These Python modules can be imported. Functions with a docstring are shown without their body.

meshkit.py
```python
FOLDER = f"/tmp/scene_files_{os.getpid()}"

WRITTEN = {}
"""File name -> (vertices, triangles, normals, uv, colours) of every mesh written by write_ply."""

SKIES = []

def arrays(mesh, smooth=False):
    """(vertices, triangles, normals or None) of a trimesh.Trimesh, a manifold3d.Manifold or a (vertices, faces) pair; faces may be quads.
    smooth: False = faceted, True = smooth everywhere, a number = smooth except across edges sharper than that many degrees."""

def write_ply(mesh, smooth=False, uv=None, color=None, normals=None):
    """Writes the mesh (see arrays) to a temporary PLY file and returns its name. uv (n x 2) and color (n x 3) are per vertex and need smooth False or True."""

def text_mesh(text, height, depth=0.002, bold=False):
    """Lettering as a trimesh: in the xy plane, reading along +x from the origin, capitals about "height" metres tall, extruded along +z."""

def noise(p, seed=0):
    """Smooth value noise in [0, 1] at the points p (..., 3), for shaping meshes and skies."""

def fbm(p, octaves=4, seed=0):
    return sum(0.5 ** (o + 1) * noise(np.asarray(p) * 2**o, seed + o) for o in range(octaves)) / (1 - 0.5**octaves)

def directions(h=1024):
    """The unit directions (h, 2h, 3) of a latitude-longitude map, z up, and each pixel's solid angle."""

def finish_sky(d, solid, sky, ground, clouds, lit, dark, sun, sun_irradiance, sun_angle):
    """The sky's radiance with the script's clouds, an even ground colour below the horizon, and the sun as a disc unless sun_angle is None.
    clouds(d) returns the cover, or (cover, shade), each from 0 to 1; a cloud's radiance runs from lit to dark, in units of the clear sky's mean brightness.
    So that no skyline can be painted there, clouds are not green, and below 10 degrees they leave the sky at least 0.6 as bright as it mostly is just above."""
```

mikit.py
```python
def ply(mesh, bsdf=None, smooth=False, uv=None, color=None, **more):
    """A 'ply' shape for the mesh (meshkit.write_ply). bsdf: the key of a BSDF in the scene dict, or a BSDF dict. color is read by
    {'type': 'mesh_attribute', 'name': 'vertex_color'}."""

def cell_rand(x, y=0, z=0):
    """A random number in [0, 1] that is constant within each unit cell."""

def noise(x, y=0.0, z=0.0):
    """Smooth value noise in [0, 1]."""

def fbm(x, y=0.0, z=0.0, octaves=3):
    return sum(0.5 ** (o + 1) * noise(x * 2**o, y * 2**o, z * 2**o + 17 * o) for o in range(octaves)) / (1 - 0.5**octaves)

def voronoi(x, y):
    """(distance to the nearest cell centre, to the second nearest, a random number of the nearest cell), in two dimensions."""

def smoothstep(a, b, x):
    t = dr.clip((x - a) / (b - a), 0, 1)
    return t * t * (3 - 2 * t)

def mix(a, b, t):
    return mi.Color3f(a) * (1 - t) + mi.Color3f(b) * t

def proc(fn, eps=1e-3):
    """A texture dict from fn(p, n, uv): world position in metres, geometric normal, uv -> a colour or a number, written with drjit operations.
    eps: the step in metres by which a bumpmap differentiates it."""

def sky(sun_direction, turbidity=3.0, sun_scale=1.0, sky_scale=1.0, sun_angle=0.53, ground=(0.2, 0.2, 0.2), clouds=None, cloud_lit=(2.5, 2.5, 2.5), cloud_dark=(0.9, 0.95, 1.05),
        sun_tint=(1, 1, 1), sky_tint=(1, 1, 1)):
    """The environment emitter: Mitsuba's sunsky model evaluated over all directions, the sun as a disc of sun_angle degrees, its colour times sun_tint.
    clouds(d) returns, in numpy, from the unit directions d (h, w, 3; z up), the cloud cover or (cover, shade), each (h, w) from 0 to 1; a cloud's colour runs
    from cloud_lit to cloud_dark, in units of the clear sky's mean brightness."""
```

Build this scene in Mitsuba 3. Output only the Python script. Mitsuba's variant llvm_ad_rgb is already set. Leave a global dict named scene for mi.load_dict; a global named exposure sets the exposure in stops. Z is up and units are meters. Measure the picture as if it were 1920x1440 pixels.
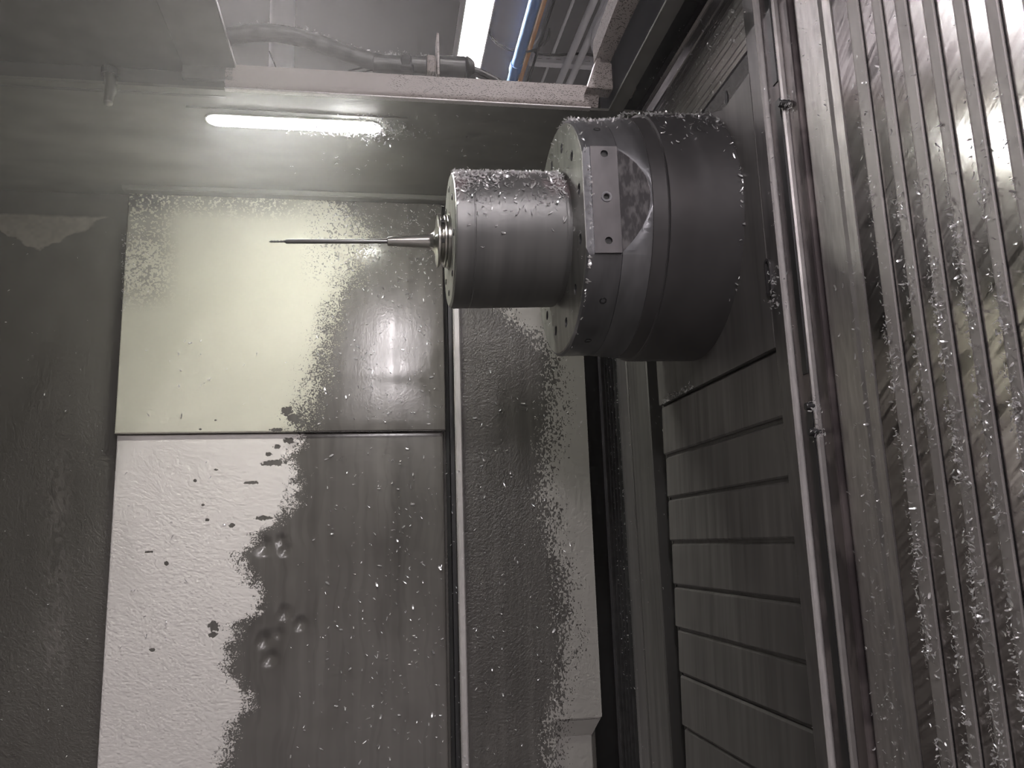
import math, random
import numpy as np, trimesh, mitsuba as mi, drjit as dr, mikit, meshkit
from shapely.geometry import Polygon, Point, box as sbox
import manifold3d as m3
T = mi.ScalarTransform4f
scene, labels = {}, {}
rng = np.random.default_rng(7)

# ------------------------------------------------------------------ camera, light levels, exposure
F = 1530.0                                     # focal length in pixels of the 1920 x 1440 frame
YAW, PITCH, ROLL = np.radians([9.46, 11.0, 1.9])
EYE = np.array([0, 0, 1.5])
FW = np.array([math.sin(YAW) * math.cos(PITCH), math.cos(YAW) * math.cos(PITCH), math.sin(PITCH)])
R0 = np.array([math.cos(YAW), -math.sin(YAW), 0.0]); U0 = np.cross(R0, FW)
RT = R0 * math.cos(ROLL) - U0 * math.sin(ROLL); UP = U0 * math.cos(ROLL) + R0 * math.sin(ROLL)
scene['camera'] = {'type': 'perspective', 'fov': math.degrees(2 * math.atan(960 / F)), 'fov_axis': 'x', 'near_clip': 0.02, 'far_clip': 100.0,
                   'to_world': T().look_at(origin=EYE.tolist(), target=(EYE + FW).tolist(), up=UP.tolist())}
exposure = 0.28
YP = 2.15                                     # the plane of the upper wall panel
LED = np.array([1.0, 1.0, 0.90]) * 128          # machine light bars
SHOP = np.array([1.0, 0.93, 0.95]) * 135        # workshop strip lights
MIST = 0.95


def at(x, y, axis, val):
    """The point of the plane axis = val (0 X, 1 Y, 2 Z) that the photograph shows at pixel x, y."""
    d = FW + RT * (x - 960) / F - UP * (y - 720) / F
    return EYE + d * (val - EYE[axis]) / d[axis]


# ------------------------------------------------------------------ helpers
def numbered(key):
    if key not in scene and key not in labels and not any(k.startswith(key + '__') for k in scene):
        return key
    n = 1
    while f'{key}_{n:03d}' in scene or f'{key}_{n:03d}' in labels: n += 1
    return f'{key}_{n:03d}'


def thing(name, label, cat, group=None, kind=None):
    key = numbered(name)
    labels[key] = {'label': label, 'category': cat}
    if group: labels[key]['group'] = group
    if kind: labels[key]['kind'] = kind
    return key


def struct(name, mesh, m, smooth=False, label=None):
    key = numbered(name)
    scene[key] = mikit.ply(mesh, m, smooth)
    labels[key] = {'kind': 'structure'}
    if label: labels[key]['label'] = label
    return key


counts = {}
def part(parent, name, mesh, m, smooth=False, label=None, kind=None, **more):
    base = f'{parent}__{name}'
    n = counts.get(base, 0); counts[base] = n + 1
    key = base if n == 0 else f'{base}_{n:03d}'
    scene[key] = mikit.ply(mesh, m, smooth, **more) if not isinstance(mesh, dict) else mesh
    if label or kind:
        labels[key] = {}
        if label: labels[key]['label'] = label
        if kind: labels[key]['kind'] = kind
    return key


def whole(name, mesh, m, label, cat, smooth=False, group=None, kind=None, **more):
    key = thing(name, label, cat, group, kind)
    scene[key] = mikit.ply(mesh, m, smooth, **more)
    return key


def cat(ms): return trimesh.util.concatenate(ms)


def bx(x0, x1, y0, y1, z0, z1, c=0.0):
    lo, hi = np.minimum([x0, y0, z0], [x1, y1, z1]), np.maximum([x0, y0, z0], [x1, y1, z1])
    if c <= 0:
        m = trimesh.creation.box(hi - lo); m.apply_translation((lo + hi) / 2); return m
    c = min(c, (hi - lo).min() * .45)
    pts = []
    for s in np.ndindex(2, 2, 2):
        p = np.where(s, hi, lo); q = np.where(s, -c, c)
        for k in range(3):
            v = p + q; v[k] = p[k]; pts.append(v)
    return trimesh.convex.convex_hull(np.array(pts))


def prism_z(poly, z0, z1):
    m = trimesh.creation.extrude_polygon(poly if isinstance(poly, Polygon) else Polygon(poly), z1 - z0, engine='earcut')
    m.apply_translation([0, 0, z0]); return m


def prism_x(poly, x0, x1):
    """polygon in (y, z), extruded along x"""
    m = trimesh.creation.extrude_polygon(poly if isinstance(poly, Polygon) else Polygon(poly), x1 - x0, engine='earcut')
    m.vertices = m.vertices[:, [2, 0, 1]] + [x0, 0, 0]
    return m


def prism_y(poly, y0, y1):
    """polygon in (x, z), extruded along y"""
    m = trimesh.creation.extrude_polygon(poly if isinstance(poly, Polygon) else Polygon(poly), y1 - y0, engine='earcut')
    v = m.vertices; m.vertices = np.stack([v[:, 0], v[:, 2] + y0, v[:, 1]], 1)
    m.invert(); return m


def lathe(profile, n=96):
    """closed profile of (x, r) about the x axis -> mesh (r = 0 ends close it)"""
    P = np.asarray(profile, float); a = np.arange(n) * 2 * np.pi / n
    v = np.stack([np.repeat(P[:, 0], n), np.outer(P[:, 1], np.cos(a)).ravel(), np.outer(P[:, 1], np.sin(a)).ravel()], 1)
    i, j = np.meshgrid(np.arange(len(P) - 1), np.arange(n), indexing='ij')
    q = np.stack([i * n + j, i * n + (j + 1) % n, (i + 1) * n + (j + 1) % n, (i + 1) * n + j], -1).reshape(-1, 4)
    f = np.vstack([q[:, [0, 2, 1]], q[:, [0, 3, 2]]])
    m = trimesh.Trimesh(v, f, process=True); m.update_faces(m.nondegenerate_faces()); m.remove_unreferenced_vertices()
    m.fix_normals(); return m


def tube(pts, r, sides=12, caps=True):
    p = np.asarray(pts, float); r = np.broadcast_to(r, (len(p),))
    t = np.gradient(p, axis=0); t /= np.linalg.norm(t, axis=1, keepdims=True)
    ref = np.array([0, 0, 1.0]) if abs(t[:, 2]).max() < .9 else np.array([1.0, 0, 0]) if abs(t[:, 0]).max() < .9 else np.array([0, 1.0, 0])
    a = np.cross(t, ref); a /= np.linalg.norm(a, axis=1, keepdims=True); b = np.cross(t, a)
    g = np.arange(sides) * 2 * np.pi / sides
    v = (p[:, None] + r[:, None, None] * (np.cos(g)[None, :, None] * a[:, None] + np.sin(g)[None, :, None] * b[:, None])).reshape(-1, 3)
    i, j = np.meshgrid(np.arange(len(p) - 1), np.arange(sides), indexing='ij')
    q = np.stack([i * sides + j, i * sides + (j + 1) % sides, (i + 1) * sides + (j + 1) % sides, (i + 1) * sides + j], -1).reshape(-1, 4)
    f = [q[:, [0, 1, 2]], q[:, [0, 2, 3]]]
    if caps:
        n = len(v); v = np.vstack([v, p[:1], p[-1:]]); k = np.arange(sides); o = (len(p) - 1) * sides
        f += [np.stack([k * 0 + n, (k + 1) % sides, k], 1), np.stack([k * 0 + n + 1, o + k, o + (k + 1) % sides], 1)]
    m = trimesh.Trimesh(v, np.vstack(f), process=False); m.fix_normals(); return m


def spline(pts, n=60):
    from scipy.interpolate import CubicSpline
    p = np.asarray(pts, float); s = np.r_[0, np.cumsum(np.linalg.norm(np.diff(p, axis=0), axis=1))]
    return CubicSpline(s, p)(np.linspace(0, s[-1], n))


def to_man(m): return m3.Manifold(m3.Mesh(np.asarray(m.vertices, np.float32), np.asarray(m.faces, np.uint32)))
def from_man(M):
    q = M.to_mesh(); return trimesh.Trimesh(q.vert_properties[:, :3], q.tri_verts, process=True)


def sheet(x0, x1, z0, z1, y, thick, nx=2, nz=2, disp=None, r=0.004):
    """an upright sheet whose front faces -y, with rounded rim and optional displacement disp(x, z) of the front (positive: into the wall)"""
    def ease(a, b, n):
        u = np.r_[a, a + r * .3, a + r, np.linspace(a + r, b - r, n + 1)[1:-1], b - r, b - r * .3, b]; return u
    xs, zs = ease(x0, x1, nx), ease(z0, z1, nz)
    X, Z = np.meshgrid(xs, zs, indexing='ij')
    ex = np.minimum(X - x0, x1 - X); ez = np.minimum(Z - z0, z1 - Z)
    e = np.clip(np.minimum(ex, ez) / r, 0, 1)
    Y = y + r * (1 - np.sqrt(1 - (1 - e) ** 2))
    if disp is not None: Y = Y + disp(X, Z)
    n0, n1 = X.shape; v = np.stack([X, Y, Z], -1).reshape(-1, 3)
    i, j = np.meshgrid(np.arange(n0 - 1), np.arange(n1 - 1), indexing='ij')
    a = i * n1 + j
    q = np.stack([a, a + n1, a + n1 + 1, a + 1], -1).reshape(-1, 4)
    rim = np.r_[np.arange(n0) * n1, (n0 - 1) * n1 + np.arange(1, n1), (np.arange(n0 - 1)[::-1]) * n1 + n1 - 1, np.arange(1, n1 - 1)[::-1]]
    back = v[rim].copy(); back[:, 1] = y + thick
    o = len(v); k = np.arange(len(rim)); k2 = (k + 1) % len(rim)
    s = np.stack([rim[k], o + k, o + k2, rim[k2]], 1)
    v = np.vstack([v, back, [[(x0 + x1) / 2, y + thick, (z0 + z1) / 2]]]); c = len(v) - 1
    f = np.vstack([q[:, [0, 1, 2]], q[:, [0, 2, 3]], s[:, [0, 1, 2]], s[:, [0, 2, 3]], np.stack([o + k2, o + k, k * 0 + c], 1)])
    m = trimesh.Trimesh(v, f, process=False); m.fix_normals(); return m


# ------------------------------------------------------------------ materials
noise, fbm, smoothstep, mix = mikit.noise, mikit.fbm, mikit.smoothstep, mikit.mix


def mat(name, color, rough=0.5, metal=0.0, spec=0.5, bump=None, scale=1.0, **more):
    col = color if isinstance(color, dict) else {'type': 'rgb', 'value': list(color)}
    b = {'type': 'principled', 'base_color': col, 'roughness': rough, 'metallic': metal, **more}
    if spec != 0.5: b['specular'] = spec
    if bump is not None: b = {'type': 'bumpmap', 'nested_texture': bump, 'scale': scale, 'nested_bsdf': b}
    scene[name] = {'type': 'twosided', 'bsdf': b}
    return name


def pw(t, pts):
    """piecewise linear curve through pts (t, value), t ascending"""
    out = mi.Float(pts[0][1])
    for (t0, v0), (t1, v1) in zip(pts[:-1], pts[1:]):
        out = dr.select(t > t0, v0 + (v1 - v0) * dr.clip((t - t0) / (t1 - t0), 0, 1), out)
    return out


def blobs(u, v, spots):
    """largest of soft ellipses (u0, v0, ru, rv) with ragged rims"""
    w = noise(u * 260, v * 260) * .7 + noise(u * 90, v * 90) * .6
    d = mi.Float(9)
    for u0, v0, ru, rv in spots:
        d = dr.minimum(d, dr.sqrt(dr.square((u - u0) / ru) + dr.square((v - v0) / rv)))
    return 1 - smoothstep(.82, 1.0, d + (w - .65) * .9)


YP, YL, YB = 2.15, 2.162, 2.185                 # upper panel, lower panel, back wall
CLEAN, FILM = (.75, .715, .695), (.105, .098, .088)


def px_curve(pts, y):                             # a stain's rim, as (z, x) ascending in z
    q = [at(a, b, 1, y) for a, b in pts]
    return sorted((float(p[2]), float(p[0])) for p in q)


UP_RIM = px_curve([(600, 366), (660, 400), (690, 440), (672, 500), (640, 550), (616, 610), (602, 670), (590, 730), (566, 770), (556, 808)], YP)
LO_RIM = px_curve([(560, 832), (540, 852), (556, 880), (553, 910), (546, 945), (520, 978), (478, 1008), (448, 1040), (462, 1075), (492, 1120), (488, 1145), (442, 1172), (430, 1215),
                   (424, 1260), (470, 1305), (468, 1325), (436, 1355), (424, 1400), (416, 1440), (400, 1500)], YL)


def spot(x, y, rx, ry, plane):
    a, b = at(x - rx, y, 1, plane), at(x + rx, y, 1, plane); c = at(x, y, 1, plane)
    r = float(b[0] - a[0]) / 2
    return float(c[0]), float(c[2]), r, r * ry / rx


LO_SPOTS = [spot(*s, YL) for s in [(401, 1174, 13, 9), (399, 1190, 9, 5), (512, 868, 26, 6), (470, 905, 13, 3), (503, 852, 6, 4), (436, 985, 6, 4), (388, 975, 4, 3), (406, 881, 4, 2),
            (285, 1219, 5, 3), (312, 1057, 5, 4), (280, 1035, 8, 2), (521, 837, 8, 4), (540, 826, 12, 6), (495, 972, 18, 5), (366, 901, 3, 3), (380, 947, 3, 2)]]
UP_SPOTS = [spot(*s, YP) for s in [(540, 770, 12, 9), (551, 783, 16, 10), (520, 806, 14, 4), (405, 788, 3, 2), (375, 805, 3, 2)]]


def panel_mask(p, rim, spots, soft):
    x, z = p.x, p.z
    rag = (fbm(x * 55, z * 55, 3.1, 3) - .5) * .055 + (noise(x * 420, z * 420) - .5) * soft * 1.4 + (noise(x * 900, z * 900, 5.0) - .5) * soft
    m = 1 - smoothstep(-.004, .004, x - pw(z, rim) + rag)
    return m * (1 - blobs(x, z, spots))


def film_tone(p):
    x, z = p.x, p.z
    streak = fbm(x * 42, z * 2.2, 1.0, 3)
    run = smoothstep(.55, .75, noise(x * 120 + fbm(x * 9, z * 9) * 5, z * 5, 8.0))
    cloud = fbm(x * 6, z * 6, 4.0, 3)
    return mix((.076, .069, .065), (.175, .165, .155), streak * .5 + cloud * .65 - .08) * (1 - run * .10)


def up_color(p, n, uv):
    x, z = p.x, p.z
    m = panel_mask(p, UP_RIM, UP_SPOTS, .07)
    # dull film along the left edge, worn through to paint in flecks
    edge = (1 - smoothstep(-.60, -.50, x)) * smoothstep(2.10, 2.2, z) * .95 + smoothstep(2.36, 2.43, z) * (1 - smoothstep(-.3, -.1, x)) * .8
    fl = noise(x * 210, z * 210, 2.0) * .6 + noise(x * 420, z * 420, 6.0) * .4
    core = 1 - smoothstep(.6, 1.0, dr.sqrt(dr.square((x + .60) / .075) + dr.square((z - 2.235) / .10)))
    worn = edge * smoothstep(.34, .42, fl + .0 - core * .18)
    scr = smoothstep(.80, .86, noise(x * 700, z * 26 + x * 30, 1.5)) * smoothstep(.45, .6, fbm(x * 12, z * 12, 7.0, 2)) * (1 - smoothstep(-.35, -.2, x))
    speck = smoothstep(.64, .70, noise(x * 300, z * 300, 3.3)) * smoothstep(-.22, -.14, x) * smoothstep(2.17, 2.26, z)
    c = mix(film_tone(p), (.61, .595, .505), m * (1 - .75 * speck))
    c = mix(c, (.20, .19, .165), worn * .8)
    return mix(c, (.7, .68, .6), scr * .35 * m)


def lo_color(p, n, uv):
    m = panel_mask(p, LO_RIM, LO_SPOTS, .03)
    return mix(film_tone(p), CLEAN, m * (0.96 + .04 * fbm(p.x * 8, p.z * 8)))


def up_rough(p, n, uv): return .11 + .38 * panel_mask(p, UP_RIM, UP_SPOTS, .07) + .12 * fbm(p.x * 60, p.z * 8)
def lo_rough(p, n, uv): return .14 + .38 * panel_mask(p, LO_RIM, LO_SPOTS, .03) + .10 * fbm(p.x * 60, p.z * 8)


def peel_up(p, n, uv): return peel(p, n, uv) * (.045 + .955 * panel_mask(p, UP_RIM, UP_SPOTS, .07))
def peel_lo(p, n, uv): return peel(p, n, uv) * (.045 + .955 * panel_mask(p, LO_RIM, LO_SPOTS, .03))


def peel(p, n, uv):
    x, z = p.x, p.z
    return .0019 * fbm(x * 230, z * 230, p.y * 230, 2) + .0004 * fbm(x * 130, z * 5, 3.0, 2)


mat('upper_paint', mikit.proc(up_color), mikit.proc(up_rough), bump=mikit.proc(peel_up, 6e-4))
mat('lower_paint', mikit.proc(lo_color), mikit.proc(lo_rough), bump=mikit.proc(peel_lo, 6e-4))

COL_RIM = px_curve([(930, 560), (960, 600), (1000, 625), (1040, 680), (1045, 760), (1030, 860), (1022, 930), (1040, 1000), (1050, 1060), (1062, 1130), (1062, 1230), (1050, 1300), (1036, 1345)], YP)


def col_color(p, n, uv):
    x, z = p.x, p.z
    rag = (noise(x * 300, z * 200) - .5) * .09 + (noise(x * 640, z * 380, 4.0) - .5) * .06 + (fbm(x * 25, z * 12, 2.0) - .5) * .05
    m = smoothstep(-.008, .008, x - pw(z, COL_RIM) + rag)
    return mix(film_tone(p) * .65, (.36, .345, .325), m)


mat('column_paint', mikit.proc(col_color), .36, bump=mikit.proc(peel, 6e-4))

LIT_PATCH = [at(0, 395, 1, YB), at(205, 404, 1, YB), at(80, 468, 1, YB), at(0, 432, 1, YB)]


def back_color(p, n, uv):
    x, z = p.x, p.z
    base = mix((.07, .064, .058), (.13, .124, .112), fbm(x * 9, z * 3, 0.0, 3))
    rag = (fbm(x * 40, z * 40, 1.0, 3) - .5) * .03
    inside = smoothstep(-.004, .004, 2.384 - z + rag * .2) * smoothstep(-.004, .004, (z - 2.29) - dr.abs(x + .862) * dr.select(x > -.862, .63, .42) + rag)  # triangle of lamp light, painted into the wall colour
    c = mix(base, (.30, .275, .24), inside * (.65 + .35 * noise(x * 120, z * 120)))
    fl = smoothstep(.45, .62, noise(x * 150, z * 90) * .55 + fbm(x * 40, z * 16, 3.0) * .45)
    band = (1 - smoothstep(.0, .05, dr.abs(x + .775 - (1.5 - z) * .06))) * (1 - smoothstep(1.6, 1.85, z)) * smoothstep(1.15, 1.3, z)
    return mix(c, (.14, .13, .12), fl * band)


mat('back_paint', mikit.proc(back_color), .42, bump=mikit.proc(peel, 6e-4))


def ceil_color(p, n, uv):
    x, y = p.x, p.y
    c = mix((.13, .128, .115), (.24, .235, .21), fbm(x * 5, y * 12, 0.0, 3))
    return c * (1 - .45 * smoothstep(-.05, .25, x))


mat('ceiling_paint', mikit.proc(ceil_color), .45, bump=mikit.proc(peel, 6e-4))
mat('grimy_sheet', mikit.proc(lambda p, n, uv: mix((.10, .10, .094), (.17, .165, .155), fbm(p.x * 14, p.y * 14, p.z * 14))), .5)


def beige(p, n, uv):
    s = smoothstep(.62, .70, noise(p.x * 420, p.y * 420, p.z * 420)) * smoothstep(.40, .62, fbm(p.x * 12, p.y * 12, p.z * 12) + .25 * smoothstep(-.1, .3, p.x) - .08)
    return mix((.34, .30, .285), (.07, .06, .05), s * .8)


mat('beige_paint', mikit.proc(beige), .45)
mat('pale_edge', mikit.proc(lambda p, n, uv: mix((.42, .40, .395), (.6, .57, .565), fbm(p.x * 300, p.z * 60, p.y * 300))), .4, .3)
mat('dark_steel', (.05, .05, .052), .4, .6)
mat('black_paint', (.02, .02, .024), .9, spec=.1)
mat('black_gap', (.012, .012, .013), .6)


def wall_metal(p, n, uv):
    s = fbm(p.y * 70, p.z * 4, p.x * 60, 3); c = fbm(p.y * 7, p.z * 4, 2.0, 3)
    return mix((.065, .062, .061), (.19, .182, .178), s * .55 + c * .6 - .1)


mat('wall_metal', mikit.proc(wall_metal), .42, .3)
mat('rail_metal', mikit.proc(lambda p, n, uv: mix((.09, .088, .085), (.20, .195, .19), fbm(p.y * 60, p.z * 3, 0.0, 3))), .36, .6)


def brushed(p, n, uv):
    d = p.z * .86 + p.y * .5; e = p.y * .86 - p.z * .5     # fine diagonal brushing
    s = smoothstep(.3, .7, fbm(d * 260, e * 12, 1.0, 3))
    deep = smoothstep(.70, .86, noise(d * 120, e * 14, 4.0)) * smoothstep(.42, .58, fbm(p.y * 11, p.z * 6, 3.0, 2))
    return mix((.33, .305, .30), (.53, .505, .495), s) * (1 - .6 * deep)


def brushed_h(p, n, uv):
    d = p.z * .86 + p.y * .5; e = p.y * .86 - p.z * .5
    return .00004 * fbm(d * 420, e * 14, 1.0, 2)


def metal(alpha, tex): return {'type': 'roughconductor', 'material': 'none', 'distribution': 'ggx', 'alpha': alpha, 'specular_reflectance': tex}
BR = mikit.proc(brushed)
scene['brushed'] = {'type': 'twosided', 'bsdf': {'type': 'bumpmap', 'nested_texture': mikit.proc(brushed_h, 4e-4), 'scale': 1.0,
    'nested_bsdf': {'type': 'blendbsdf', 'weight': .05, 'a': metal(.03, BR), 'b': metal(.24, BR)}}}
mat('first_plate', mikit.proc(lambda p, n, uv: mix((.36, .34, .335), (.56, .535, .525), fbm(p.y * 160, p.z * 30, 1.0, 3))), .42, .85)
mat('wiper', mikit.proc(lambda p, n, uv: mix((.27, .25, .245), (.40, .375, .365), fbm(p.y * 40, p.z * 18, 0.0, 3))), .5, .15)


mat('rib_metal', mikit.proc(lambda p, n, uv: mix((.42, .40, .405), (.62, .60, .61), fbm(p.y * 30, p.z * 200, 0.0, 3))), .30, .85)


mat('post_steel', mikit.proc(lambda p, n, uv: mix((.14, .135, .135), (.24, .23, .23), fbm(p.y * 80, p.z * 14, 0.0, 3))), .36, .7)


def rusty(p, n, uv):
    return mix((.055, .045, .047), (.13, .11, .11), smoothstep(.4, .62, fbm(p.y * 45, p.z * 14, 0.0, 4)))


mat('channel', mikit.proc(rusty), .34, .4)


def nose_color(p, n, uv):
    s = fbm(p.x * 60, p.z * 5, p.y * 5, 3)
    pink = smoothstep(.5, .66, fbm(p.x * 22, p.z * 13, 2.0, 3)) * smoothstep(2.10, 2.15, p.z) * (1 - smoothstep(2.17, 2.2, p.z))
    return mix(mix((.10, .10, .10), (.19, .187, .185), s), (.33, .26, .27), pink * .6)


mat('nose_steel', mikit.proc(nose_color), .42, .55)
mat('black_oxide', mikit.proc(lambda p, n, uv: mix((.055, .053, .056), (.105, .10, .102), fbm(p.x * 16, p.y * 9, p.z * 9, 4))), .45, .45)
mat('ring_steel', mikit.proc(lambda p, n, uv: mix((.12, .12, .127), (.26, .26, .275), fbm(p.x * 45, p.y * 12, p.z * 12, 4))), .30, .75)
mat('face_steel', mikit.proc(lambda p, n, uv: mix((.19, .19, .18), (.32, .32, .30), fbm(p.y * 60, p.z * 6, 0.0, 3))), .36, .7)
mat('key_steel', mikit.proc(lambda p, n, uv: mix((.065, .062, .065), (.14, .132, .136), fbm(p.x * 40, p.y * 40, p.z * 18, 3))), .4, .6)
mat('wet_cut', mikit.proc(lambda p, n, uv: mix((.09, .085, .09), (.21, .20, .205), smoothstep(.4, .75, fbm(p.x * 160, p.y * 90, p.z * 50, 3)))), .3, .7)
mat('tool_steel', (.50, .49, .46), .20, 1.0)
mat('carbide', (.22, .22, .215), .22, 1.0)
mat('chip_metal', (.96, .95, .96), .25, .75)
mat('rubber', mikit.proc(lambda p, n, uv: mix((.02, .02, .021), (.06, .06, .06), fbm(p.x * 50, p.y * 50, p.z * 50))), .34)
mat('galvanized', (.74, .74, .77), .35, .15)
mat('duct_metal', (.44, .44, .51), .42, .2)
mat('blue_pipe', (.14, .25, .52), .7, spec=.2)
mat('orange_pipe', (.62, .30, .12), .45)
mat('shop_grey', (.27, .27, .28), .8)
mat('shop_floor', (.30, .29, .28), .6)
mat('lamp_white', (.8, .8, .8), .5)
mat('machine_outer', (.30, .30, .29), .5)
mat('lens', (.8, .8, .75), .4)


def lamp(mesh, rad):
    d = mikit.ply(mesh, 'lens'); d['emitter'] = {'type': 'area', 'radiance': {'type': 'rgb', 'value': [float(c) for c in rad]}}
    return d


# ------------------------------------------------------------------ the workshop
struct('floor', bx(-7, 9, -14, 12, -.1, 0), 'shop_floor')
struct('ceiling', bx(-7, 9, -14, 12, 6.2, 6.3), 'shop_grey')
struct('wall_back', bx(-7, 9, 12, 12.1, 0, 6.2), 'shop_grey')
struct('wall_front', bx(-7, 9, -14.1, -14, 0, 6.2), 'shop_grey')
struct('wall_left', bx(-7.1, -7, -14, 12, 0, 6.2), 'shop_grey')
struct('wall_right', bx(9, 9.1, -14, 12, 0, 6.2), 'shop_grey')


def strip_light(x, y0, y1, label, w=.146, z=4.5):
    k = thing('strip_light', label, 'light', 'workshop strip lights')
    part(k, 'housing', bx(x - w / 2 - .01, x + w / 2 + .01, y0 - .02, y1 + .02, z + .004, z + .09, .008), 'lamp_white')
    for s_ in (-1, 1): part(k, 'side_skirt', bx(x + s_ * (w / 2 + .002), x + s_ * (w / 2 + .010), y0 - .02, y1 + .02, z - .09, z + .01, .002), 'lamp_white')
    v = np.array([[x - w / 2, y0, z], [x - w / 2, y1, z], [x + w / 2, y1, z], [x + w / 2, y0, z]])
    scene[k + '__diffuser'] = lamp(trimesh.Trimesh(v, [[0, 1, 2], [0, 2, 3]], process=False), SHOP)
    for yy in (y0 + .2, y1 - .2):
        part(k, 'hanger_rod', tube([[x, yy, z + .08], [x, yy, 6.2]], .004, 6), 'galvanized')


strip_light(.552, 3.3, 4.75, 'glowing white strip light hanging left of the big round duct above the machine')
d_ = at(1832, 34, 0, .653) - EYE; n_ = np.array([-math.cos(math.radians(4)), math.sin(math.radians(4)), 0]); r_ = d_ - 2 * (d_ @ n_) * n_
LA = EYE + d_ + r_ * (4.5 - EYE[2] - d_[2]) / r_[2]                 # the lamp mirrored in the ribbed cover
for (x, y0) in ((LA[0], LA[1] - 1.5), (3.3, -7.6), (.55, -2.6), (-1.25, -5.6), (.12, -8.3), (.12, -11.6), (2.6, 1.0), (2.6, -3.5)):
    strip_light(x, y0, y0 + 1.5, 'white strip light hanging from the workshop ceiling outside the picture')

sk = mikit.ply(trimesh.Trimesh([[-5.2, 5.2, 6.15], [-5.2, 7.9, 6.15], [-2.2, 7.9, 6.15], [-2.2, 5.2, 6.15]], [[0, 1, 2], [0, 2, 3]], process=False), 'lens')
sk['emitter'] = {'type': 'area', 'radiance': {'type': 'rgb', 'value': [.85, .78, .83]}}
scene['window_1'] = sk; labels['window_1'] = {'kind': 'structure', 'label': 'milky roof light of the workshop, seen only mirrored in the ribbed cover'}
struct('window_1_frame', cat([bx(-5.3, -2.1, 5.1, 5.2, 6.1, 6.2), bx(-5.3, -2.1, 7.9, 8.0, 6.1, 6.2), bx(-5.3, -5.2, 5.2, 7.9, 6.1, 6.2), bx(-2.2, -2.1, 5.2, 7.9, 6.1, 6.2)]), 'shop_grey')

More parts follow.
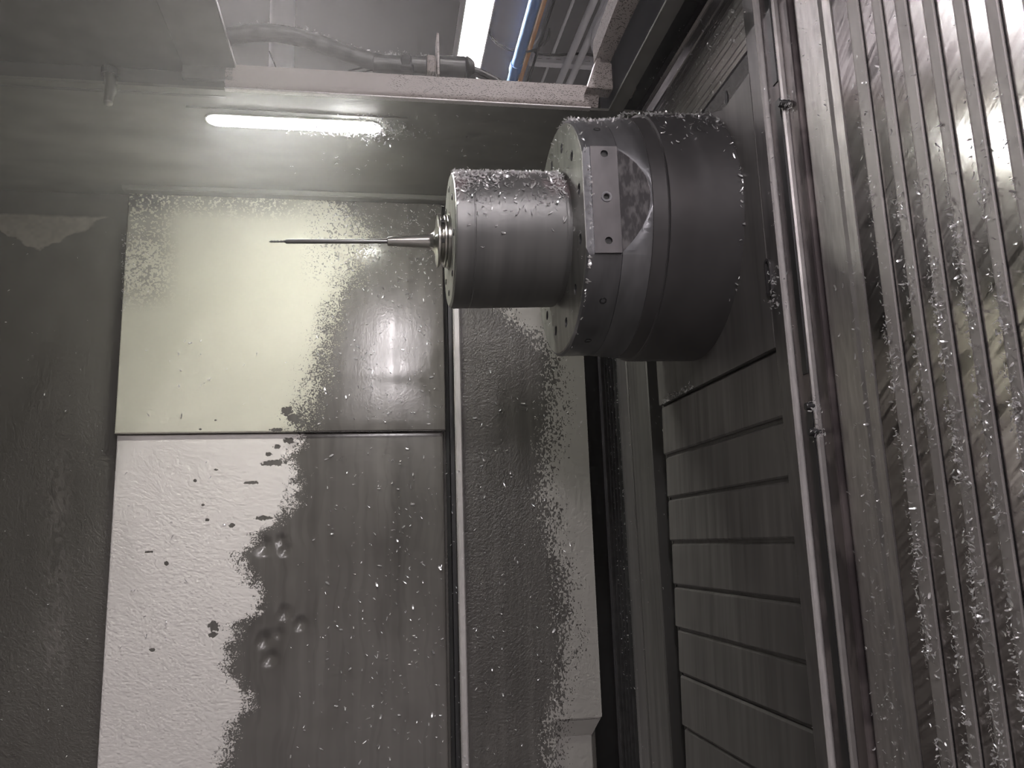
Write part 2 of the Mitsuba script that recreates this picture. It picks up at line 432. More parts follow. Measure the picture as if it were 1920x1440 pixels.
# ------------------------------------------------------------------ the machine's shell
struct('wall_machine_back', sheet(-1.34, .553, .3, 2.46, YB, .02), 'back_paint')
struct('wall_machine_left', bx(-1.36, -1.34, .1, 2.2, .3, 2.6), 'grimy_sheet')
struct('wall_machine_right', bx(.80, .82, .05, 2.8, .3, 2.75), 'black_gap')
struct('wall_machine_corner', bx(.55, .82, 2.78, 2.8, .3, 2.75), 'black_gap')
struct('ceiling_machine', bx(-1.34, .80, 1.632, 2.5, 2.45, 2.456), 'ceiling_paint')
struct('ceiling_machine_front', bx(-1.34, -.402, .1, 1.66, 2.503, 2.51), 'grimy_sheet')
struct('floor_machine', bx(-1.36, .82, .0, 2.8, .25, .3), 'grimy_sheet')
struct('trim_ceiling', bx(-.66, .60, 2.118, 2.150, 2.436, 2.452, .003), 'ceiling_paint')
struct('trim_ceiling_edge', bx(-1.34, -.317, 1.652, 1.668, 2.449, 2.503, .004), 'grimy_sheet')

k = thing('roof_beam', 'grimy roof beam running forward at the left end of the black hose', 'beam')
part(k, 'box_section', bx(-.404, -.296, .1, 1.64, 2.50, 2.514, .002), 'grimy_sheet')
part(k, 'end_plate', bx(-.404, -.300, 1.628, 1.64, 2.47, 2.515, .002), 'grimy_sheet')

rp = [(1.628, 2.508), (1.628, 2.470), (1.630, 2.462), (1.636, 2.456), (1.648, 2.453), (1.655, 2.456), (1.655, 2.508)]
k = thing('roof_rail', 'pale speckled rail along the top edge above the glowing light bar', 'rail')
part(k, 'channel', prism_x(rp, -.317, .468), 'beige_paint', 40)
part(k, 'end_cap', prism_x([(1.628, 2.500), (1.628, 2.480), (1.640, 2.462), (1.655, 2.46), (1.655, 2.50)], .468, .492), 'beige_paint')
part(k, 'lower_lip', bx(-.317, .47, 1.620, 1.634, 2.4475, 2.4515, .001), 'pale_edge', label='thin bright lip below the rail')

# light bar in the ceiling
def light_bar(x0, x1, y0, y1, z, label, rad, scale=1.0):
    k = thing('light_bar', label, 'light')
    ym = (y0 + y1) / 2; r = (y1 - y0) / 2
    fr = Polygon([(x0 - .035, y0 - .018), (x1 + .06, y0 - .018), (x1 + .06, y1 + .03), (x0 - .035, y1 + .03)])
    hole = Point(x0 + r, ym).buffer(r).union(Point(x1 - r, ym).buffer(r)).convex_hull
    part(k, 'frame', prism_z(fr.difference(hole), z - .004, z), 'ceiling_paint')
    part(k, 'bezel', prism_z(hole.buffer(.003).difference(hole), z - .008, z), 'tool_steel')
    n = 40; u = np.linspace(0, np.pi, 9); xs = np.r_[x0 + r * (1 - np.cos(np.linspace(0, np.pi / 2, 8))), np.linspace(x0 + r, x1 - r, n)[1:-1], x1 - r + r * np.sin(np.linspace(0, np.pi / 2, 8))]
    e = np.minimum(np.minimum(xs - x0, x1 - xs) / r, 1); w = np.sqrt(np.maximum(1 - (1 - e) ** 2, 1e-4))
    v = np.stack([np.repeat(xs, 9), (ym + r * np.outer(w, np.cos(u))).ravel(), (z - .003 - .012 * np.outer(w, np.sin(u))).ravel()], 1)
    i, j = np.meshgrid(np.arange(len(xs) - 1), np.arange(8), indexing='ij'); a = i * 9 + j
    q = np.stack([a, a + 1, a + 10, a + 9], -1).reshape(-1, 4)
    m = trimesh.Trimesh(v, np.vstack([q[:, [0, 1, 2]], q[:, [0, 2, 3]]]), process=False)
    if m.face_normals[:, 2].mean() > 0: m.invert()
    scene[k + '__lens'] = lamp(m, rad); labels[k + '__lens'] = {'label': 'glowing lens'}
    return k


light_bar(-.376, .005, 1.722, 1.772, 2.45, 'glowing light bar set in the machine ceiling with chips caked on its right end', LED)
# its twin at the front of the machine, above and behind the camera
k = thing('roof_beam', 'grey roof beam across the front of the machine carrying two work lights', 'beam')
part(k, 'box_section', bx(-1.34, .80, -.16, .0, 2.78, 2.90, .004), 'grimy_sheet')
for (x_, y_, nm_) in ((740, 618, 'upper'), (738, 702, 'lower')):
    d_ = at(x_, y_, 1, YP) - EYE; c_ = EYE + d_ * (YP + .03 + YP) / YP; c_ = np.array([c_[0], -.03, c_[2]])     # where the wet panel mirrors it
    k = thing('work_light', f'{nm_} one of two round work lights under the front roof beam above the operator', 'light')
    R_ = trimesh.geometry.align_vectors([1, 0, 0], [0, .97, -.24]); R_[:3, 3] = c_
    a_ = np.linspace(0, 2 * np.pi, 33)[:-1]; v_ = np.vstack([[[0, 0, 0]], np.stack([a_ * 0, .05 * np.cos(a_), .05 * np.sin(a_)], 1)]); q_ = np.arange(32)
    l_ = trimesh.Trimesh(v_, np.stack([q_ * 0, 1 + q_, 1 + (q_ + 1) % 32], 1), process=False); l_.apply_transform(R_)
    if l_.face_normals[0][1] < 0: l_.invert()
    scene[k + '__lens'] = lamp(l_, SHOP * .8)
    h_ = lathe([(-.05, 0), (-.05, .035), (-.01, .056), (.004, .056), (.004, .051), (-.004, .051), (-.004, 0)], 32); h_.apply_transform(R_); part(k, 'housing', h_, 'dark_steel', 30)
    part(k, 'stem', tube([c_ + [0, -.04, 0], c_ + [0, -.045, .05], [c_[0], -.06, 2.79]], .008, 8), 'dark_steel')

# ------------------------------------------------------------------ back wall covers
def dents(X, Z):
    d = 0
    for x, y, r, h in [(548, 842, .016, .008), (496, 1022, .020, .010), (526, 1012, .013, .008), (535, 1030, .013, .007), (533, 1148, .016, .007), (563, 1168, .014, .008),
                       (495, 1200, .018, .010), (522, 1188, .014, .006), (506, 1232, .016, .010), (560, 1000, .03, .002), (640, 1240, .05, .003), (600, 1330, .06, .004)]:
        p = at(x, y, 1, YL); d = d + h * np.exp(-(((X - p[0]) / r) ** 2 + ((Z - p[2]) / r) ** 2))
    return d + .0015 * (meshkit.fbm(np.stack([X * 4, Z * 4, X * 0], -1)) - .5)


k = thing('cover_panel', 'upper pale wall panel behind the drill with a dark wet stain on its right half', 'panel')
part(k, 'face', sheet(-.651, .176, 1.7985, 2.447, YP, .030, 30, 24, None, .004), 'upper_paint', True)
part(k, 'lower_flange', bx(-.648, .173, YP + .003, YB, 1.7985, 1.8025), 'pale_edge')
k = thing('cover_panel', 'lower pale wall panel with dents and a ragged dark stain on its right half', 'panel')
part(k, 'face', sheet(-.648, .170, .45, 1.7965, YL, .022, 150, 200, dents, .004), 'lower_paint', True)
k = thing('cover_panel', 'narrow dark wall sheet at the left edge of the picture beside the pale panels', 'panel')
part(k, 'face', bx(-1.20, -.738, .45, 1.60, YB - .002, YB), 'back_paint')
k = thing('edge_trim', 'bright narrow upright metal edge right of the two pale panels', 'trim')
part(k, 'flange', bx(.200, .218, YP - .018, YP + .004, .45, 2.44, .003), 'pale_edge')
part(k, 'channel', prism_z([(.178, 2.182), (.178, 2.170), (.186, 2.166), (.190, 2.176), (.200, 2.176), (.200, 2.182)], .45, 2.44), 'dark_steel', label='dark gutter beside the bright edge')

k = thing('column_cover', 'broad wet upright sheet cover between the pale panels and the dark gap', 'cover')
part(k, 'face', prism_y([(.218, .45), (.440, .45), (.440, 1.060), (.562, 1.060), (.562, 2.448), (.218, 2.448)], YP - .004, 2.18), 'column_paint')
part(k, 'ledge', prism_z([(.438, 2.1455), (.562, 2.1455), (.562, 2.19), (.438, 2.19)], 1.057, 1.0615), 'column_paint')
part(k, 'chamfer', trimesh.convex.convex_hull(np.array([[.438, 2.146, 1.058], [.561, 2.146, 1.058], [.561, 2.20, 1.058], [.438, 2.20, 1.058], [.438, 2.164, 1.012], [.538, 2.164, 1.012], [.538, 2.20, 1.012], [.438, 2.20, 1.012]])), 'column_paint')
part(k, 'lower_box', bx(.438, .538, 2.164, 2.20, .45, 1.014, .003), 'column_paint')

# ------------------------------------------------------------------ upright guideway left of the spindle slide
XW = .635
k = thing('bellows', 'black upright bellows with glinting chip-lined folds in the deep gap', 'bellows')
part(k, 'backing', bx(.70, .71, 2.0, 2.5, .4, 2.44), 'black_gap')
for i, (y, w) in enumerate([(2.262, .007), (2.232, .008), (2.200, .008), (2.168, .008), (2.142, .006), (2.295, .006), (2.33, .006)]):
    part(k, 'fold', prism_z([(.70, y - w), (.662, y - w * .3), (.660, y), (.662, y + w * .3), (.70, y + w)], .42, 2.44), 'rubber')
k = thing('guide_rail', 'flat grey upright guide rails between the black bellows and the dark drip channel', 'rail')
for (y0, y1, x, mm) in [(2.092, 2.126, .648, 'rail_metal'), (2.025, 2.089, .643, 'wall_metal'), (1.950, 2.022, .646, 'wall_metal'), (1.852, 1.947, .638, 'rail_metal')]:
    part(k, 'bar', bx(x, .70, y0, y1, .42, 2.44, .003), mm)
part(k, 'channel_back', bx(.69, .70, 1.756, 1.855, .42, 2.44), 'black_gap', label='black drip channel')
part(k, 'thin_lip', bx(.645, .69, 1.772, 1.778, .42, 2.44, .002), 'rail_metal')

# spindle slide plate (right wall, around the spindle)
SY0, SY1 = 1.195, 1.754
top = [at(x, y, 0, XW) for x, y in [(1409, 138), (1373, 188), (1361, 207), (1350, 209), (1340, 212), (1322, 225), (1308, 240)]]
arc = [(p[1], p[2]) for p in top] + [(1.47, 2.325), (1.53, 2.335), (1.60, 2.325), (1.68, 2.29), (1.754, 2.28)]
k = thing('slide_plate', 'dark upright plate that the spindle head comes out of', 'plate')
pl = Polygon(arc + [(1.754, 1.795), (1.195, 1.795)])
part(k, 'plate', prism_x(pl, .630, .66), 'wall_metal')
sl = at(1451, 545, 0, XW)
part(k, 'slot', prism_x(Point(sl[1], sl[2]).buffer(.009).union(Point(sl[1], sl[2] + .045).buffer(.009)).convex_hull.difference(Point(sl[1], sl[2]).buffer(.005).union(Point(sl[1], sl[2] + .045).buffer(.005)).convex_hull), .626, .631), 'black_oxide', label='oblong lug caked with chips')
part(k, 'upper_plate', bx(.645, .67, 1.19, 1.95, 2.25, 2.336), 'wall_metal')
hp = at(1363, 185, 0, .645)
part(k, 'oil_hole', prism_x(Polygon([(hp[1] + .006 * math.cos(t), hp[2] + .016 * math.sin(t)) for t in np.linspace(0, 2 * np.pi, 20)[:-1]]), .643, .646), 'black_gap')

# stacked way covers above and below the slide plate
k = thing('way_cover', 'stack of thin horizontal cover plates above the spindle head', 'way cover')
zs = np.linspace(2.337, 2.482, 13)
for i in range(12):
    z0, z1 = zs[i], zs[i + 1]; xo = .640 - .0016 * (i % 3)
    part(k, 'cover_plate', prism_y([(xo + .006, z0), (xo + .002, z0 + .0015), (xo, z1 - .003), (xo + .003, z1 - .001), (.68, z1 - .001), (.68, z0)], 1.196, 1.95), 'rib_metal')
part(k, 'top_plate', prism_y([(.642, 2.483), (.637, 2.486), (.636, 2.510), (.640, 2.514), (.68, 2.514), (.68, 2.483)], 1.196, 1.95), 'rib_metal')
part(k, 'top_lip', prism_y([(.634, 2.5145), (.630, 2.517), (.632, 2.521), (.68, 2.521), (.68, 2.5145)], 1.196, 1.95), 'pale_edge')
part(k, 'backing', cat([bx(.664, .67, 1.06, 2.1, 2.522, 2.595), bx(.664, .67, 1.06, 1.43, 2.595, 2.945)]), 'black_paint')

seams = [1.792] + [float(np.mean([at(*a, 0, XW)[2], at(*b, 0, XW)[2]])) for a, b in [((1246, 858), (1469, 789)), ((1248, 938), (1480, 902)), ((1255, 1019), (1491, 1017)), ((1262, 1101), (1504, 1133)),
         ((1267, 1182), (1515, 1246)), ((1278, 1266), (1525, 1374))]]
seams += [seams[-1] - .108 * i for i in range(1, 5)]
k = thing('way_cover', 'wide dark horizontal cover plates below the spindle head', 'way cover')
for i in range(len(seams) - 1):
    z1, z0 = seams[i], seams[i + 1]; xo = .636 + .0015 * (i % 2)
    part(k, 'cover_plate', prism_y([(xo + .0005, z0 + .006), (xo - .003, z0 + .009), (xo, z1 - .004), (xo + .004, z1), (.68, z1), (.68, z0 - .004), (xo + .006, z0 - .004), (xo + .006, z0 + .006)], 1.196, 1.754), 'wall_metal')
part(k, 'side_strip', bx(.637, .69, 1.150, 1.1955, .40, 2.28, .002), 'wall_metal')
part(k, 'backing', bx(.68, .69, 1.15, 1.76, .4, 2.34), 'black_gap')

# ------------------------------------------------------------------ upright side post with ridge, channel and bolts
k = thing('side_post', 'upright dark post with two bright ridges between the spindle wall and the ribbed cover', 'post')
part(k, 'face_strip', prism_z([(.636, 1.1955), (.631, 1.1935), (.630, 1.156), (.632, 1.153), (.66, 1.153), (.66, 1.1955)], .40, 2.72), 'post_steel')
part(k, 'ridge', prism_z([(.631, 1.1535), (.6268, 1.1520), (.6262, 1.1495), (.6285, 1.1470), (.66, 1.1465), (.66, 1.1535)], .40, 2.72), 'pale_edge', label='bright ridge')
part(k, 'channel_floor', bx(.6355, .66, 1.108, 1.1465, .40, 2.72, .002), 'channel', label='rust brown chip channel')
part(k, 'groove', bx(.662, .67, 1.09, 1.11, .40, 2.72), 'black_gap')
part(k, 'channel_step', prism_z([(.6355, 1.127), (.6335, 1.124), (.6335, 1.110), (.6355, 1.1085), (.66, 1.1085), (.66, 1.127)], 2.215, 2.72), 'dark_steel')
part(k, 'channel_step', prism_z([(.6355, 1.127), (.6335, 1.124), (.6335, 1.110), (.6355, 1.1085), (.66, 1.1085), (.66, 1.127)], 1.735, 2.185), 'dark_steel')
part(k, 'channel_step', prism_z([(.6355, 1.127), (.6335, 1.124), (.6335, 1.110), (.6355, 1.1085), (.66, 1.1085), (.66, 1.127)], .4, 1.690), 'dark_steel')
part(k, 'bright_edge', prism_z([(.636, 1.1055), (.6330, 1.1040), (.6325, 1.1005), (.6355, 1.0985), (.67, 1.0980), (.67, 1.1055)], .40, 2.72), 'first_plate', label='bright rounded edge')
part(k, 'dark_return', bx(.6415, .67, 1.0705, 1.0985, .40, 2.72, .002), 'channel')
for (x, y) in [(1479, 195), (1531, 762), (1537, 810)]:
    p = at(x, y, 0, .64)
    b = lathe([(.622, 0), (.622, .005), (.624, .0062), (.640, .0062), (.641, 0)], 16); b.apply_translation([0, p[1], p[2]])
    part(k, 'bolt', b, 'dark_steel', 40)

# ------------------------------------------------------------------ ribbed telescopic cover on the right
k = thing('telescopic_cover', 'brushed steel telescopic cover with upright wiper strips filling the right of the picture', 'cover')
XC = .652
part(k, 'first_plate', prism_z([(.668, 1.070), (XC, 1.068), (XC - .001, 1.064), (XC - .001, 1.003), (XC + .002, .9975), (XC + .002, .978), (.668, .976)], .40, 2.72), 'first_plate', label='wide bright first plate dotted with chips')
def ypx(x, y): return float(at(x, y, 0, XC)[1])
edges = []
for (a0, b0, a1, b1) in [(1592, 1610, 1660, 1688), (1634, 1652, 1716, 1735), (1677, 1697, 1763, 1789), (1727, 1747, 1822, 1847), (1781, 1804, 1886, 1912)]:
    edges.append(((ypx(a0, 2) + ypx(a1, 650)) / 2, (ypx(b0, 2) + ypx(b1, 650)) / 2))
ya = ypx(1845, 2); edges.append((ya, ya - .0175))
while edges[-1][1] > .12: edges.append((edges[-1][0] - .0465, edges[-1][0] - .0465 - .0175))
prev = .9755
TILT = math.tan(math.radians(4.0))                # each plate rises towards its own wiper strip like a shingle
WIPES = []
for i, (a, b) in enumerate(edges):
    part(k, 'plate', prism_z([(XC + .0008, a - .001), (XC + .0008 + TILT * (prev - a), prev - .0004), (.676, prev - .0004), (.676, a - .001)], .40, 2.72), 'brushed')
    part(k, 'wiper_strip', prism_z([(XC + .004, a + .0018), (XC - .0005, a - .0012), (XC - .0012, a - .004), (XC - .0012, b + .001), (XC, b), (.676, b), (.676, a + .0018)], .40, 2.72), 'wiper')
    part(f'{k}__wiper_strip' + (f'_{i:03d}' if i else ''), 'rubber_lip', bx(XC + .0016, XC + .0062, b - .0006, b + .0001, .40, 2.72), 'black_gap')
    WIPES.append((a, b)); prev = b
part(k, 'plate', bx(XC + .004, .675, .05, prev - .0004, .40, 2.72), 'brushed')

# roof frame on the right
k = thing('roof_beam', 'dark slanting-looking roof beam with a bright lower edge above the spindle head', 'beam')
part(k, 'box_section', bx(.517, .541, .1, 1.700, 2.456, 2.56, .002), 'black_paint')
part(k, 'bottom_plate', bx(.5165, .5465, .1, 1.700, 2.4505, 2.456), 'grimy_sheet')
part(k, 'bright_edge', bx(.5135, .5175, .1, 1.700, 2.4505, 2.456, .001), 'rail_metal')
part(k, 'side_web', bx(.541, .548, .1, 2.1, 2.47, 2.53, .002), 'dark_steel')
part(k, 'upper_lip', bx(.546, .5495, .1, 1.70, 2.4665, 2.4705, .001), 'rail_metal')
struct('added_shade_slab', cat([bx(.541, .80, 1.44, 2.5, 2.60, 2.62), bx(.541, .80, .1, 1.44, 2.95, 2.97)]), 'dark_steel')  # unseen slabs added to keep shop lamp light off the spindle housing

k = thing('roof_bracket', 'beige speckled roof bar with a square bracket foot right of the pipes', 'bracket')
a0, a1 = np.array([.482, 1.62, 2.560]), np.array([.462, .55, 2.600])
def bar4(a, b, w, h):
    pts = []
    for p in (a, b):
        pts += [p + [0, 0, 0], p + [w, 0, -.006], p + [w, 0, h], p + [0, 0, h]]
    return trimesh.convex.convex_hull(np.array(pts))
part(k, 'bar', bar4(a0, a1, .050, .05), 'beige_paint')
part(k, 'flange', bar4(a0 + [.046, 0, -.010], a1 + [.046, 0, -.010], .006, .03), 'beige_paint')
part(k, 'foot', bx(.489, .572, 1.60, 1.64, 2.486, 2.552, .003), 'beige_paint')
part(k, 'gusset', trimesh.convex.convex_hull(np.array([[.458, 1.60, 2.486], [.492, 1.60, 2.486], [.484, 1.60, 2.560], [.492, 1.60, 2.560], [.458, 1.64, 2.486], [.492, 1.64, 2.486], [.484, 1.64, 2.56], [.492, 1.64, 2.56]])), 'beige_paint')

# ------------------------------------------------------------------ spindle head
Y0, S0 = 1.497, .030
def place(m):
    v = m.vertices.copy(); v[:, 1] += Y0; v[:, 2] += 2.0745 + S0 * (v[:, 0] - .05); m.vertices = v; return m


NTH = math.radians(-1)                            # the milled flat looks up by this angle
nf = np.array([0, -math.cos(NTH), math.sin(NTH)])
def turned(m):                                    # local (x along axis, y' outward, z' along the chord) -> around the axis
    v = m.vertices.copy(); t = np.array([0, math.sin(NTH), math.cos(NTH)])
    m.vertices = np.outer(v[:, 0], [1, 0, 0]) + np.outer(v[:, 1], nf) + np.outer(v[:, 2], t)
    m.fix_normals(); return m


head = thing('spindle_head', 'dark round spindle head pointing left with chips on top', 'spindle')
body = lathe([(.4665, 0), (.4665, .233), (.4685, .235), (.494, .2365), (.4955, .2380), (.4965, .2425), (.60, .2445), (.640, .2455), (.640, 0)], 160)
part(head, 'housing', place(body), 'black_oxide', 30)
ringm = lathe([(.417, 0), (.417, .2275), (.4175, .2285), (.467, .2345), (.467, 0)], 160)
def tilted_cut(x_a, d_a, x_b, d_b):
    s = (d_b - d_a) / (x_b - x_a); pts = []
    for x in (x_a - .02, x_b + .06):
        for o in (0, .2):
            for z in (-.3, .3): pts.append([x, d_a + s * (x - x_a) + o, z])
    return turned(trimesh.convex.convex_hull(np.array(pts)))
cutter = tilted_cut(.417, .2062, .467, .2340)
ring = from_man(to_man(ringm) - to_man(cutter))
part(head, 'clamp_ring', place(ring), 'ring_steel', 25)
cf = from_man(to_man(lathe([(.4172, 0), (.4172, .2270), (.4665, .2330), (.4665, 0)], 160)) - to_man(tilted_cut(.417, .2066, .467, .2344)))
film = from_man((to_man(cf)) ^ to_man(tilted_cut(.417, .2050, .467, .2328)))
part(head, 'milled_flat', place(film), 'wet_cut', label='half round milled flat, wet and streaked')
# flange with face
def hole_cyls(r_circle, angs, r, x0, x1):
    out = None
    for a in angs:
        c = trimesh.creation.cylinder(r, x1 - x0, sections=20); v = c.vertices
        c.vertices = np.stack([v[:, 2] + (x0 + x1) / 2, v[:, 0] + r_circle * math.cos(a), v[:, 1] + r_circle * math.sin(a)], 1); c.fix_normals()
        q = to_man(c); out = q if out is None else out + q
    return out
fl = to_man(lathe([(.3535, 0), (.3535, .2245), (.3570, .2285), (.4165, .2285), (.4165, 0)], 160))
fl = fl - to_man(tilted_cut(.30, .2062, .42, .2062)) - hole_cyls(.178, np.radians([20, 50, 80, 110, 140, 170, 200, 230, 260, 290, 320, 350]), .010, .345, .372)
part(head, 'flange', place(from_man(fl)), 'ring_steel', 25)
faceplate = to_man(lathe([(.3525, 0), (.3525, .2215), (.3537, .2235), (.3537, 0)], 160)) - to_man(tilted_cut(.30, .2045, .42, .2045)) - hole_cyls(.178, np.radians([20, 50, 80, 110, 140, 170, 200, 230, 260, 290, 320, 350]), .010, .345, .372)
part(head, 'front_face', place(from_man(faceplate)), 'face_steel', label='pale front face of the flange with bolt holes')
for a in (20, 50, 80, 110, 140, 170, 200, 230, 260, 290, 320, 350):
    a = math.radians(a); b = lathe([(.362, 0), (.362, .0042), (.360, .0065), (.360, .0085), (.375, .0085), (.375, 0)], 14); b.apply_translation([0, .178 * math.cos(a), .178 * math.sin(a)])
    part(head, 'bolt', place(b), 'dark_steel')
# key plate with three holes
kp = Polygon([(.3665, -.098), (.4150, -.098), (.4150, .098), (.3665, .098)])
hz = [.084, .004, -.076]
for h, r in zip(hz, (.0066, .0052, .0066)): kp = kp.difference(Point(.3915, h).buffer(r))
km = trimesh.creation.extrude_polygon(kp, .006, engine='earcut'); v = km.vertices; km.vertices = np.stack([v[:, 0], v[:, 2] + .2060, v[:, 1]], 1)
part(head, 'key_plate', place(turned(km)), 'key_steel', label='rectangular key plate with three holes')
bush = trimesh.creation.extrude_polygon(Point(.3915, hz[1]).buffer(.0095).difference(Point(.3915, hz[1]).buffer(.0060)), .0022, engine='earcut'); v = bush.vertices; bush.vertices = np.stack([v[:, 0], v[:, 2] + .2112, v[:, 1]], 1)
kk = f'{head}__key_plate'
part(kk, 'bushing', place(turned(bush)), 'ring_steel')
for h in hz:
    b = trimesh.creation.extrude_polygon(Point(.3915, h).buffer(.0064), .001, engine='earcut'); v = b.vertices; b.vertices = np.stack([v[:, 0], v[:, 2] + .2062, v[:, 1]], 1)
    part(kk, 'hole_floor', place(turned(b)), 'black_gap')
for (deg, xx) in ((-48, .392), (-74, .385), (40, .392)):     # radial set screws round the rim
    a = math.radians(deg); n_ = np.array([0, -math.cos(a), math.sin(a)]); t_ = np.array([0, math.sin(a), math.cos(a)])
    b = trimesh.creation.extrude_polygon(Point(0, 0).buffer(.0065).difference(Point(0, 0).buffer(.004)), .002, engine='earcut'); v = b.vertices
    b.vertices = np.array([xx, 0, 0]) + np.outer(v[:, 0], [1, 0, 0]) + np.outer(v[:, 1], t_) + np.outer(v[:, 2] + .2275, n_)
    part(head, 'set_screw', place(b), 'dark_steel')
# nose
nose = lathe([(.1365, 0), (.1365, .1255), (.1385, .1295), (.1405, .1303), (.1705, .1303), (.1712, .1296), (.1728, .1296), (.1735, .1303), (.338, .1303), (.342, .1295), (.3425, .122), (.354, .122), (.354, 0)], 140)
part(head, 'nose', place(nose), 'nose_steel', 25)
nf2 = lathe([(.1355, .056), (.1355, .1235), (.1366, .1245), (.1366, .056), (.1355, .056)], 120)
part(head, 'nose_face', place(nf2), 'face_steel', label='pale front ring of the nose')
for a in range(0, 360, 45):
    q = math.radians(a + 12); b = lathe([(.1335, 0), (.1335, .0045), (.1342, .006), (.136, .006), (.136, 0)], 12); b.apply_translation([0, .1 * math.cos(q), .1 * math.sin(q)])
    part(head, 'nose_screw', place(b), 'dark_steel')
part(head, 'spindle_ring', place(lathe([(.1285, 0), (.1285, .050), (.1300, .0525), (.136, .0525), (.136, 0)], 80)), 'tool_steel', 30)

tool = thing('tool_holder', 'shiny tapered tool holder with grooved collar in the spindle nose', 'tool holder')
part(tool, 'collar', place(lathe([(.1105, 0), (.1105, .0470), (.1120, .0500), (.1155, .0502), (.1170, .0485), (.1180, .0430), (.1205, .0405), (.1225, .0430), (.1235, .0485), (.1250, .0502), (.1275, .0502), (.1284, .0485), (.1284, 0)], 96)), 'tool_steel', 25)
part(tool, 'taper', place(lathe([(.0165, 0), (.0165, .0072), (.0185, .0088), (.060, .0115), (.095, .0140), (.1015, .0160), (.1060, .0205), (.1090, .0290), (.1103, .0420), (.1106, .044), (.1106, 0)], 64)), 'tool_steel', 40)
for a in (-8, 20):
    q = math.radians(a); b = bx(.1165, .1240, -.004, .004, .0405, .0465, .001)
    M = trimesh.transformations.rotation_matrix(math.radians(70) + q * 2, [1, 0, 0]); b.apply_transform(M)
    part(tool, 'drive_slot', place(b), 'dark_steel')
dk = thing('drill_bit', 'long thin drill bit pointing left in front of the pale panel', 'drill bit')
part(dk, 'shank', place(lathe([(-.172, 0), (-.172, .0034), (-.170, .0042), (.0168, .0042), (.0168, 0)], 24)), 'carbide', 40)
# fluted tip: two-lobed section twisted along x
n_, s_ = 60, 16
xs = np.linspace(-.2015, -.1715, n_); g = np.arange(s_) * 2 * np.pi / s_
rad = np.minimum(.0022, .0004 + (xs - xs[0]) * .5)
V = []
for x, r in zip(xs, rad):
    tw = (x - xs[0]) / .012 * 2 * np.pi; rr = r * (.62 + .38 * np.abs(np.cos(g)) ** 1.2)
    V.append(np.stack([g * 0 + x, rr * np.cos(g + tw), rr * np.sin(g + tw)], 1))
V = np.vstack(V); i, j = np.meshgrid(np.arange(n_ - 1), np.arange(s_), indexing='ij')
q = np.stack([i * s_ + j, i * s_ + (j + 1) % s_, (i + 1) * s_ + (j + 1) % s_, (i + 1) * s_ + j], -1).reshape(-1, 4)
V = np.vstack([V, [[xs[0] - .0004, 0, 0], [xs[-1], 0, 0]]]); j = np.arange(s_)
fm = trimesh.Trimesh(V, np.vstack([q[:, [0, 1, 2]], q[:, [0, 2, 3]], np.stack([j * 0 + len(V) - 2, j, (j + 1) % s_], 1), np.stack([j * 0 + len(V) - 1, (n_ - 1) * s_ + (j + 1) % s_, (n_ - 1) * s_ + j], 1)]), process=False); fm.fix_normals()
part(dk, 'fluted_tip', place(fm), 'carbide', 40, label='dark fluted tip')

# ------------------------------------------------------------------ hose, couplings, nozzle on the roof rail
HY = 1.655
hk = thing('coolant_hose', 'thick black hose lying along the top of the pale roof rail', 'hose')
hp_ = [at(x, y, 1, HY) for x, y in [(395, 75), (430, 69), (470, 62), (520, 63), (570, 73), (630, 93), (690, 113), (740, 123), (775, 126)]]
part(hk, 'hose', tube(spline(hp_, 70), .0185, 20), 'rubber', True)
def along(x0, x1, r0, r1, yc, name, m, ch=.002, flat=0):
    a, b = at(x0, yc, 1, HY), at(x1, yc + (x1 - x0) * .05, 1, HY)
    L = b[0] - a[0]
    b_ = lathe([(0, 0), (0, r0 - ch), (ch, r0), (L - ch, r1), (L, r1 - ch), (L, 0)], flat or 32)
    b_.apply_translation([a[0], HY, a[2]]); return part(hk, name, b_, m, 30)
along(699, 756, .0195, .0195, 119, 'ferrule', 'rubber')
along(750, 770, .0235, .0235, 121, 'hex_nut', 'dark_steel', .003, 6)
along(770, 800, .0205, .0205, 122, 'coupling', 'rubber')
along(800, 816, .0235, .0235, 124, 'hex_nut', 'beige_paint', .003, 6)
along(822, 872, .0225, .0240, 124, 'sleeve', 'rubber')
along(870, 889, .0245, .018, 126, 'end_cap', 'dark_steel', .006)
a, b = at(820, 70, 1, HY - .01), at(820, 147, 1, HY - .01)
part(hk, 'clamp_strap', bx(a[0] - .0025, a[0] + .0025, HY - .026, HY + .026, b[2], a[2], .001), 'beige_paint', label='upright pale strap')
ck = thing('hose_tail', 'pair of thin black hoses drooping right of the hose couplings', 'hose')
for d in (0, .012):
    pts = [at(x, y + d * 700, 1, HY + d) for x, y in [(880, 126), (900, 134), (925, 146), (948, 160), (975, 178)]]
    part(ck, 'hose', tube(spline(pts, 24), .006, 10), 'rubber', True)
wk = thing('wire_stub', 'thin bent rods lying on the rail below the black hose', 'rod')
for (p0, p1) in [((632, 138), (690, 125)), ((655, 139), (712, 130)), ((505, 96), (519, 131))]:
    part(wk, 'rod', tube([at(*p0, 1, 1.66), at(*p1, 1, 1.68)], .0016, 6), 'dark_steel')
nz = thing('coolant_nozzle', 'small pipe nozzle hanging from the dark ceiling edge at the left', 'nozzle')
c0, c1, c2 = at(205, 138, 1, 1.648), at(208, 160, 1, 1.638), at(203, 194, 1, 1.63)
part(nz, 'pipe', tube(spline([c0, c0 * .5 + c1 * .5, c1, c1 * .4 + c2 * .6, c2], 24), np.interp(np.linspace(0, 1, 24), [0, .35, .6, .75, 1], [.010, .0125, .012, .009, .0085]), 20), 'tool_steel', True)
part(nz, 'collar', tube([c0 + [0, 0, .012], c0 + [0, 0, -.004]], .016, 18), 'dark_steel')

